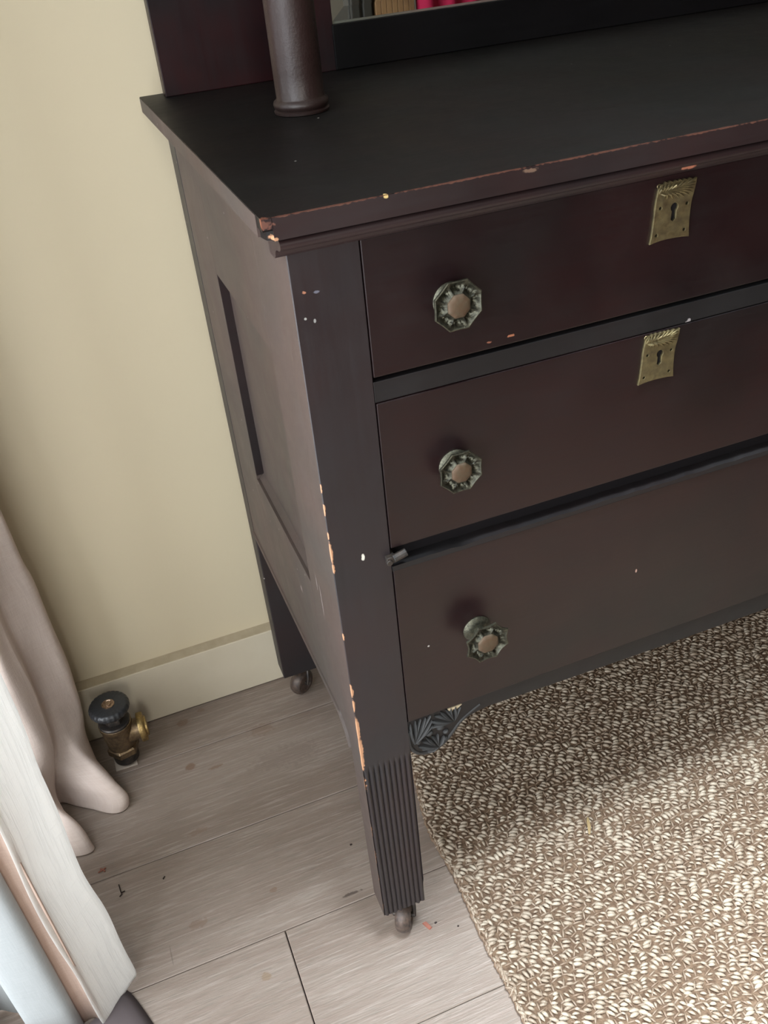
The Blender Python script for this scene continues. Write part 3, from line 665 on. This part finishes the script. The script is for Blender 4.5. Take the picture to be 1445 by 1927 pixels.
# mirror back
YB = 0.404
for xa, xb in ((0.0045, 0.175), (WID - 0.175, WID - 0.0045)):
    m = MB(); m.box(xa, xb, YB, YB + 0.016, 0.80, 1.56); obj('back_board', m, M_back, D, bevel=0.0008)
for za, zb in ((0.8004, 0.8400), (1.50, 1.55)):
    m = MB(); m.box(0.1735, WID - 0.1735, YB - 0.002, YB + 0.010, za, zb); obj('mirror_frame_rail', m, M_frame, D, bevel=0.0008)
m = MB(); m.box(0.0, WID, 0.20, YB + 0.018, 1.55, 1.572); obj('top_shelf', m, M_back, D, bevel=0.001)
# bevelled mirror plate
gx0, gx1, gz0, gz1, bw, gy = 0.1745, WID - 0.1745, 0.8395, 1.501, 0.014, YB + 0.0035
m = MB(); m.cm = 0
m.add([(gx0 + bw, gy - 0.0004, gz0 + bw), (gx1 - bw, gy - 0.0004, gz0 + bw), (gx1 - bw, gy - 0.0004, gz1 - bw), (gx0 + bw, gy - 0.0004, gz1 - bw),
       (gx0 + 0.0015, gy, gz0 + 0.0026), (gx1 - 0.0015, gy, gz0 + 0.0026), (gx1 - 0.0015, gy, gz1), (gx0 + 0.0015, gy, gz1)],
      [(0, 1, 2, 3), (4, 5, 1, 0), (5, 6, 2, 1), (6, 7, 3, 2), (7, 4, 0, 3)])
m.cm = 1; m.box(gx0, gx1, gy + 0.0002, gy + 0.004, gz0, gz1)
m.v = [(x, y + (z - gz0) * 0.045, z) for x, y, z in m.v]      # the glass leans back a little
me = MB.mesh(m, 'mirror'); mo = bpy.data.objects.new('mirror', me); me.materials.append(M_mirror); me.materials.append(M_medge)
me.polygons.foreach_set('material_index', m.m); col.objects.link(mo); mo.parent = D; mo['label'] = 'bevelled mirror glass'

# ------------------------------------------------------------------ radiator valve
VX, VY = -0.23, 0.388
V = empty('radiator_valve', (0, 0, 0), 'brass angle radiator valve with round black handwheel on floor by baseboard', 'valve')
A = at(VX, VY, 0)
def notch(n, amp): return lambda a, r: r * (1 - amp * max(0, math.cos(n * a)) ** 6) if r > 0.02 else r
m = MB(); m.lathe([(0.0100, 0.0925), (0.0180, 0.0935), (0.0245, 0.0965), (0.0262, 0.1000), (0.0262, 0.1035), (0.0245, 0.1065), (0.0220, 0.1074), (0.0090, 0.1070)], A, 96, notch(24, 0.035)); obj('handwheel', m, M_plastic, V, smooth=True, angle=60)
m = MB(); m.lathe([(0.0082, 0.1068), (0.0084, 0.1080), (0.0066, 0.1083), (0.0060, 0.1074), (0.0040, 0.1074), (0.0036, 0.1088), (0.0012, 0.1090)], A, 24); obj('screw', m, M_screw, V, smooth=True, angle=40)
m = MB(); m.lathe([(0.0135, 0.0765), (0.0140, 0.0840), (0.0120, 0.0880), (0.0118, 0.0930)], A, 6); m.lathe([(0.0205, 0.0735), (0.0208, 0.0762), (0.0195, 0.0775), (0.0100, 0.0780)], A, 40); obj('bonnet', m, M_vdark, V, smooth=True, angle=30)
m = MB(); m.lathe([(0.0150, 0.0300), (0.0182, 0.0335), (0.0185, 0.040), (0.0198, 0.048), (0.0200, 0.064), (0.0206, 0.0665), (0.0214, 0.0690), (0.0214, 0.0735), (0.0200, 0.0742)], A, 48)
Bm = at(VX, VY, 0.050) @ Matrix.Rotation(PI / 2, 4, 'Y')
m.lathe([(0.0165, 0.010), (0.0150, 0.018), (0.0140, 0.026), (0.0150, 0.028)], Bm, 32); obj('valve_body', m, M_vbrass, V, smooth=True, angle=50)
m = MB(); m.lathe([(0.0130, 0.0262), (0.0190, 0.0266), (0.0195, 0.0275), (0.0195, 0.0340), (0.0185, 0.0350), (0.0120, 0.0352)], Bm, 72, lambda a, r: r * (1 + 0.02 * math.cos(36 * a)) if r > 0.018 else r)
m.lathe([(0.0120, 0.034), (0.0135, 0.035), (0.0135, 0.0375), (0.0110, 0.0380)], Bm, 32); obj('union_nut', m, M_vbright, V, smooth=True, angle=50)
m = MB(); m.lathe([(0.0190, 0.0200), (0.0215, 0.0215), (0.0215, 0.0305), (0.0195, 0.0330)], A @ Matrix.Rotation(0.2, 4, 'Z'), 6); obj('hex_nut', m, M_vbrass, V, bevel=0.0008)
m = MB(); m.lathe([(0.0130, 0.0040), (0.0165, 0.0060), (0.0170, 0.0130), (0.0155, 0.0200), (0.0140, 0.0210)], A, 32); m.lathe([(0.0075, 0.0002), (0.0075, 0.006)], A, 16); obj('compression_nut', m, M_vdark, V, smooth=True, angle=40)
m = MB(); m.box(VX - 0.018, VX + 0.011, VY - 0.0165, VY + 0.012, 0.0002, 0.0020)
tag(obj('pipe_cover_plate', m, M_pale, bevel=0.0004), 'small pale square plate on floor under the radiator valve', 'plate')

# ------------------------------------------------------------------ curtains
def sheet(levels, n=6, nz=5, wrinkle=0.0):
    """levels: [(z, [(x, y)...])...] from floor up; smooth along the path, linear-smooth in height"""
    zs = [l[0] for l in levels]; Z = smooth_loop([(z,) + tuple(c for p in pts for c in p) for z, pts in levels], nz, False)
    rows = []
    for r in Z:
        z = r[0]; pts = [(r[1 + 2 * i], r[2 + 2 * i]) for i in range((len(r) - 1) // 2)]
        rows.append((z, smooth_loop(pts, n, False)))
    W_ = len(rows[0][1]); V = []; UV = []
    for z, pts in rows:
        u = 0
        for i, p in enumerate(pts):
            if i: u += math.dist(p, pts[i - 1])
            q = Vector((p[0] * 34, p[1] * 34, z * 13)); k_ = wrinkle * min(1.0, z / 0.02 + 0.4)
            V.append((p[0] + k_ * mnoise.noise(q), p[1] + k_ * mnoise.noise(q + Vector((9, 3, 5))), z)); UV.append(z)
    us = [0.0]; ref = rows[-1][1]
    for i in range(1, W_): us.append(us[-1] + math.dist(ref[i], ref[i - 1]))
    F = [(j*W_+i, j*W_+i+1, (j+1)*W_+i+1, (j+1)*W_+i) for j in range(len(rows) - 1) for i in range(W_ - 1)]
    me = bpy.data.meshes.new('curtain'); me.from_pydata(V, [], F); me.update()
    uvl = me.uv_layers.new(name='UVMap'); dat = []
    for lp in me.loops: dat += [us[lp.vertex_index % W_], V[lp.vertex_index][2]]
    uvl.data.foreach_set('uv', dat)
    return me
def cloth(name, me, mat, parent=None, th=0.0016):
    o = obj(name, me, mat, parent, smooth=True, angle=180)
    s = o.modifiers.new('solid', 'SOLIDIFY'); s.thickness = th; s.offset = 0; return o
hang = [(-0.40, 0.425), (-0.34, 0.432), (-0.295, 0.428), (-0.272, 0.412), (-0.270, 0.395), (-0.290, 0.388), (-0.301, 0.378), (-0.302, 0.362), (-0.3045, 0.358), (-0.318, 0.346), (-0.340, 0.352), (-0.362, 0.372), (-0.39, 0.345), (-0.42, 0.38), (-0.47, 0.35), (-0.55, 0.37)]
def mixp(a, b, f): return [(p[0] * (1 - f) + q[0] * f, p[1] * (1 - f) + q[1] * f) for p, q in zip(a, b)]
mid_ = [(-0.40, 0.425), (-0.34, 0.432), (-0.290, 0.426), (-0.264, 0.412), (-0.263, 0.396), (-0.285, 0.386), (-0.300, 0.378), (-0.303, 0.364), (-0.3055, 0.359), (-0.318, 0.346), (-0.340, 0.350), (-0.362, 0.37), (-0.39, 0.345), (-0.42, 0.38), (-0.47, 0.35), (-0.55, 0.37)]
low2 = [(-0.40, 0.425), (-0.34, 0.432), (-0.296, 0.424), (-0.274, 0.408), (-0.270, 0.388), (-0.278, 0.362), (-0.300, 0.366), (-0.314, 0.361), (-0.316, 0.354), (-0.324, 0.334), (-0.330, 0.320), (-0.352, 0.345), (-0.38, 0.335), (-0.42, 0.375), (-0.47, 0.35), (-0.55, 0.37)]
low1 = [(-0.40, 0.425), (-0.345, 0.432), (-0.300, 0.424), (-0.279, 0.404), (-0.262, 0.365), (-0.243, 0.325), (-0.262, 0.318), (-0.316, 0.356), (-0.322, 0.346), (-0.314, 0.312), (-0.298, 0.274), (-0.322, 0.276), (-0.362, 0.320), (-0.42, 0.365), (-0.47, 0.35), (-0.55, 0.37)]
low0 = [(-0.40, 0.425), (-0.345, 0.432), (-0.302, 0.424), (-0.284, 0.402), (-0.262, 0.355), (-0.240, 0.316), (-0.262, 0.305), (-0.318, 0.350), (-0.324, 0.340), (-0.312, 0.300), (-0.289, 0.262), (-0.318, 0.262), (-0.362, 0.305), (-0.42, 0.36), (-0.47, 0.35), (-0.55, 0.37)]
lv = [(0.0012, low0), (0.022, low1), (0.060, low2), (0.13, mid_), (0.30, mid_), (0.45, hang), (1.2, hang), (2.2, hang)]
c1 = cloth('curtain', sheet(lv, 8, 9, 0.0042), M_beige)
tag(c1, 'pinkish beige linen curtain hanging against wall, hem bunched on floor', 'curtain')
wh = [(-0.36, 0.255), (-0.315, 0.200), (-0.285, 0.135), (-0.2655, 0.084), (-0.2720, 0.070), (-0.300, 0.0415), (-0.3035, 0.0395)]
wm = [(x - 0.006, y) for x, y in wh]
def lift(L, dz0): return L
# front pleat: slubbed face from the outer crease to the inner one
lvw = [(0.003, wh), (0.10, [(x - 0.002, y) for x, y in wh]), (0.22, wm), (0.45, wh), (1.2, wh), (2.2, wh)]
c2 = cloth('curtain', sheet(lvw, 8, 12, 0.0022), M_white)
tag(c2, 'white slub-linen curtain nearest the camera, hanging in straight folds', 'curtain')
st = [(-0.3030, 0.0400), (-0.3090, 0.0470), (-0.3160, 0.0500), (-0.3240, 0.0480)]
cloth('shaded_fold', sheet([(0.004, st), (0.3, st), (1.0, st), (2.2, st)], 4, 3), M_strip, c2)  # pleat whose shading is put into its colour
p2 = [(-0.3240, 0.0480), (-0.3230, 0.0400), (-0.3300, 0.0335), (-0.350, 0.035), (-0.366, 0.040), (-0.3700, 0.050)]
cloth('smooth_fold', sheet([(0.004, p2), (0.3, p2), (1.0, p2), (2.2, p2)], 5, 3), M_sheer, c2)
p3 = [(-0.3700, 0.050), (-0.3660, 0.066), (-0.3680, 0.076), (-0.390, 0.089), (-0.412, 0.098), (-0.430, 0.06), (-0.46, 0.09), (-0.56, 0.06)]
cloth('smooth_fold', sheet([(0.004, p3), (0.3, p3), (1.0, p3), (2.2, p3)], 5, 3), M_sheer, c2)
# trailing lining corner under the hem, its shade put into the dark colour
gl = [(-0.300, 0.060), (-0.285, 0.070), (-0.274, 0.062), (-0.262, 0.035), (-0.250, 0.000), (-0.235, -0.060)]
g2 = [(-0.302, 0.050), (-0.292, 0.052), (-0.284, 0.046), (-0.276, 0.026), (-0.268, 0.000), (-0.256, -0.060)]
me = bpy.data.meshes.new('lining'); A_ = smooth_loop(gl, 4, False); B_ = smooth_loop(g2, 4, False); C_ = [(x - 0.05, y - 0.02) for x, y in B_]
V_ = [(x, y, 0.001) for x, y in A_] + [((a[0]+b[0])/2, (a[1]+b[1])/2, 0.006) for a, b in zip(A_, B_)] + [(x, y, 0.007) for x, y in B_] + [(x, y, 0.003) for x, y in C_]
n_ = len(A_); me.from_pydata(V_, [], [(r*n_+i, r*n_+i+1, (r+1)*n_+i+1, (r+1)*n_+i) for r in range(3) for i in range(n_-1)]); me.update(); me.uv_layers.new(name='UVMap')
cloth('lining', me, M_shadecloth, c2, 0.001)

# ------------------------------------------------------------------ jute rug
R0, R1, RY0, RY1 = 0.094, 1.35, -0.95, 0.33
def edge_x(y): return 0.0935 + 0.004 * math.sin(y * 9 + 1.2) + 0.0012 * math.sin(y * 41) + (0.018 * max(0, (y - 0.10) / 0.1) ** 1.3 if y > 0.10 else 0)
rug = empty('jute_rug', (0.7, -0.3, 0), 'chunky woven natural jute rug on laminate floor in front of dresser', 'rug')
iv = Matrix.Translation((-0.7, 0.3, 0))
def rug_obj(name, m, mat, kind=None, smooth=True):
    o = obj(name, m, mat, rug, smooth=smooth, angle=180); o.matrix_parent_inverse = iv
    if kind: o['kind'] = kind
    return o
m = MB(); ys = [RY0 + (RY1 - RY0) * i / 80 for i in range(81)]; V_ = []
for y in ys: V_ += [(edge_x(y), y, 0.0006), (edge_x(y) + 0.001, y, 0.0062), (R1, y, 0.0062), (R1, y, 0.0006)]
m.add(V_, [(i*4+a, (i+1)*4+a, (i+1)*4+(a+1) % 4, i*4+(a+1) % 4) for i in range(80) for a in range(4)] + [(0, 1, 2, 3), (320, 323, 322, 321)])
rug_obj('rug_backing', m, M_jbase, smooth=False)
m = MB()
m.tube([(edge_x(RY0 + (RY1 - RY0) * i / 400) - 0.0002 + 0.0009 * math.sin(i * 1.3) * math.sin(i * 0.37), RY0 + (RY1 - RY0) * i / 400, 0.0030 + 0.0012 * math.sin(i * 2.1)) for i in range(401)], lambda s: 0.0019 + 0.0006 * math.sin(s * 1300), 6)
ob = rug_obj('edge_cord', m, M_jute)
import numpy as np
rng = np.random.default_rng(3)
# every strand lump of the weave: a plump short spindle, arched out of the backing
prof_t = np.array([-1.0, -0.6, 0.0, 0.6, 1.0]); prof_r = np.array([0.25, 0.82, 1.0, 0.80, 0.22]); SEG = 6
cx_, cy_, ca_, cl_, cr_, cz_, ct_ = [], [], [], [], [], [], []
DX, DY = 0.0132, 0.0112
for j in range(int((RY1 - RY0 - 0.01) / DY)):
    yy = RY0 + 0.006 + j * DY
    ex = edge_x(yy)
    near = -0.55 < yy
    for i in range(int((R1 - ex - 0.006) / DX)):
        xx = ex + 0.0075 + (i + 0.35 * (j % 2)) * DX
        if xx > R1 - 0.006: continue
        if not (yy > -0.62 and xx < 1.15): continue
        wx = 0.0014 * math.sin(yy * 60 + i * 0.7); wy = 0.0012 * math.sin(xx * 45 + j)
        tone = rng.uniform(0.45, 1.0); an0 = rng.normal(-0.62, 0.28)
        nst = 3 if rng.random() < 0.62 else 2
        szz = rng.uniform(0.70, 1.22)
        for s in range(nst):
            o_ = (s - (nst - 1) / 2) * 0.0036
            an = an0 + rng.normal(0, 0.16)
            cx_.append(xx + wx + o_ * -math.sin(an) + rng.normal(0, 0.0004) + o_ * 0.5); cy_.append(yy + wy + o_ * math.cos(an) + rng.normal(0, 0.0004))
            ca_.append(an); cl_.append(0.0044 * szz * rng.uniform(0.75, 1.15)); cr_.append(0.00205 * szz * rng.uniform(0.85, 1.15)); cz_.append(0.0072 + rng.uniform(-0.0006, 0.0010) * 1.2); ct_.append(min(1, max(0, tone + rng.normal(0, 0.1))))
        # the thin brown binding yarn between the clusters
        cx_.append(xx + DX * 0.5 + rng.normal(0, 0.0005)); cy_.append(yy + rng.normal(0, 0.0006)); ca_.append(PI / 2 + rng.normal(0, 0.3)); cl_.append(0.0052); cr_.append(0.0014); cz_.append(0.0066); ct_.append(rng.uniform(0.0, 0.3))
        cx_.append(xx + rng.normal(0, 0.0006)); cy_.append(yy + DY * 0.5 + rng.normal(0, 0.0004)); ca_.append(rng.normal(0, 0.25)); cl_.append(0.0058); cr_.append(0.0012); cz_.append(0.0063); ct_.append(rng.uniform(0.0, 0.35))
for i in range(700):
    yy = rng.uniform(-0.6, RY1 - 0.01); cx_.append(edge_x(yy) + rng.uniform(0.0000, 0.006)); cy_.append(yy); ca_.append(rng.normal(1.3, 0.6)); cl_.append(rng.uniform(0.003, 0.005)); cr_.append(rng.uniform(0.0012, 0.0019)); cz_.append(rng.uniform(0.004, 0.0066)); ct_.append(rng.uniform(0.1, 0.75))
cx_, cy_, ca_, cl_, cr_, cz_, ct_ = map(np.array, (cx_, cy_, ca_, cl_, cr_, cz_, ct_))
N = len(cx_); th = np.arange(SEG) * 2 * PI / SEG
T = prof_t[None, :, None]; RR = prof_r[None, :, None]
lx = np.broadcast_to(T * cl_[:, None, None], (N, 5, SEG)); ly = RR * cr_[:, None, None] * np.cos(th)[None, None, :]; lz = RR * cr_[:, None, None] * np.sin(th)[None, None, :] + (1 - T * T) * 0.0013
X_ = cx_[:, None, None] + lx * np.cos(ca_)[:, None, None] - ly * np.sin(ca_)[:, None, None]
Y_ = cy_[:, None, None] + lx * np.sin(ca_)[:, None, None] + ly * np.cos(ca_)[:, None, None]
Z_ = cz_[:, None, None] + lz - 0.0008
co = np.stack([X_, Y_, Z_], -1).reshape(-1, 3).astype(np.float32)
i4, k6 = np.meshgrid(np.arange(4), np.arange(SEG), indexing='ij'); k2 = (k6 + 1) % SEG
fq = np.stack([i4*SEG+k6, i4*SEG+k2, (i4+1)*SEG+k2, (i4+1)*SEG+k6], -1).reshape(-1, 4)
FQ = (fq[None] + (np.arange(N) * 5 * SEG)[:, None, None]).reshape(-1).astype(np.int32)
me = bpy.data.meshes.new('woven_yarn'); nf = len(FQ) // 4
me.vertices.add(len(co)); me.vertices.foreach_set('co', co.reshape(-1)); me.loops.add(len(FQ)); me.loops.foreach_set('vertex_index', FQ)
me.polygons.add(nf); me.polygons.foreach_set('loop_start', np.arange(nf, dtype=np.int32) * 4); me.polygons.foreach_set('loop_total', np.full(nf, 4, dtype=np.int32))
me.update(); me.validate()
att = me.attributes.new('tone', 'FLOAT', 'POINT'); att.data.foreach_set('value', np.repeat(ct_, 5 * SEG).astype(np.float32))
rug_obj('woven_yarn', me, M_jute, 'stuff')

# ------------------------------------------------------------------ bits on the floor and rug
t = NT('splinter', 0.7, 0.3); t.color((0.26, 0.10, 0.07)); M_spl = t.mat
t = NT('crumb', 0.8, 0.2); t.color((0.03, 0.022, 0.02)); M_crumb = t.mat
t = NT('dry_leaf', 0.7, 0.3); t.color((0.30, 0.22, 0.11)); M_leaf = t.mat
def splinter(x, y, l, w_, h, rot, mat, label, name='wood_splinter', cat='splinter', z=0.0):
    m = MB(); m.add([(-l, -w_ * 0.7, 0), (l * 0.9, -w_, 0), (l, w_ * 0.5, 0), (-l * 0.8, w_, 0), (-l * 0.9, -w_ * 0.5, h), (l * 0.7, -w_ * 0.8, h * 0.8), (l * 0.85, w_ * 0.4, h), (-l * 0.6, w_ * 0.8, h * 1.1)],
                    [(0, 3, 2, 1), (4, 5, 6, 7), (0, 1, 5, 4), (1, 2, 6, 5), (2, 3, 7, 6), (3, 0, 4, 7)])
    o = obj(name, m, mat); o.location = (x, y, z + 0.0002); o.rotation_euler = (0, 0, rot); return tag(o, label, cat)
splinter(0.0467, 0.0018, 0.0058, 0.0026, 0.002, math.radians(-62), M_spl, 'reddish brown wood splinter on floor right of front caster')
splinter(0.0565, 0.0010, 0.0016, 0.0011, 0.001, 0.3, M_crumb, 'tiny grey crumb on floor just right of the reddish splinter', 'crumb', 'crumb')
splinter(0.0775, -0.0126, 0.0010, 0.0009, 0.001, 0.3, M_crumb, 'tiny black crumb on floor between splinter and rug edge', 'crumb', 'crumb')
splinter(-0.2160, 0.1850, 0.0022, 0.0009, 0.001, 0.9, M_crumb, 'small black crumb on open floor between curtain and leg', 'crumb', 'crumb')
splinter(0.0035, 0.134, 0.0014, 0.0012, 0.001, 0.2, M_crumb, 'small black crumb on floor left of the reeded foot', 'crumb', 'crumb')
m = MB(); m.tube([(0, 0.008, 0.0012), (0.0006, 0.003, 0.0016), (0.001, -0.002, 0.0012), (0.0018, -0.006, 0.001), (-0.001, -0.0085, 0.0012)], 0.0007, 5); m.tube([(0.001, -0.004, 0.001), (0.006, -0.0035, 0.0012)], 0.0007, 5)
o = obj('fluff_thread', m, M_crumb); o.location = (-0.2679, 0.190, 0); tag(o, 'dark curled thread on floor right of white curtain', 'thread')
m = MB(); m.tube([(0, 0.003, 0.0012), (0.003, 0.001, 0.0018), (0.005, -0.003, 0.0012)], 0.0008, 5); m.tube([(-0.003, -0.001, 0.0011), (0.002, 0, 0.0014), (0.0065, 0.002, 0.001)], 0.0008, 5)
o = obj('fluff_thread', m, M_spl); o.location = (-0.2860, 0.226, 0); tag(o, 'small reddish tangle of fluff beside hem of white curtain', 'fluff')
m = MB(); m.tube([(-0.006, -0.010, 0.011), (-0.002, -0.003, 0.0135), (0.001, 0.004, 0.0135), (0.004, 0.010, 0.012)], lambda s: 0.0024 * math.sin(PI * (0.15 + 0.7 * s)), 6)
o = obj('dry_leaf', m, M_leaf, smooth=True); o.location = (0.2702, 0.0316, 0.0); tag(o, 'curled dry tan leaf lying on the jute rug', 'leaf')

# ------------------------------------------------------------------ things seen only as reflections in the mirror
m = MB()
for i in range(7): m.box(0.852 + i * 0.0165, 0.8672 + i * 0.0165, -1.34, -1.30, 0.0, 1.5)
m.box(0.85, 0.968, -1.62, -1.335, 0.0, 1.5)
tag(obj('wardrobe', m, M_brownwood, bevel=0.001), 'brown boarded wardrobe side reflected at left end of mirror', 'wardrobe')
m = MB(); m.box(0.775, 0.846, -1.52, -1.31, 0.0, 1.25); m.box(0.780, 0.806, -1.312, -1.30, 0.1, 1.2); m.box(0.815, 0.841, -1.312, -1.30, 0.1, 1.2)
tag(obj('cabinet', m, M_darkcab, bevel=0.003), 'dark cabinet reflected in the mirror beside the brown boards', 'cabinet')
pts = [(0.976 + 0.034 * i, -1.30 + (0.016 if i % 2 else -0.012)) for i in range(15)]
c3 = cloth('crimson_drape', sheet([(0.02, pts), (0.8, pts), (1.4, pts)], 3, 2), M_crimson)
tag(c3, 'crimson cloth hanging in folds, reflected in the mirror', 'cloth')
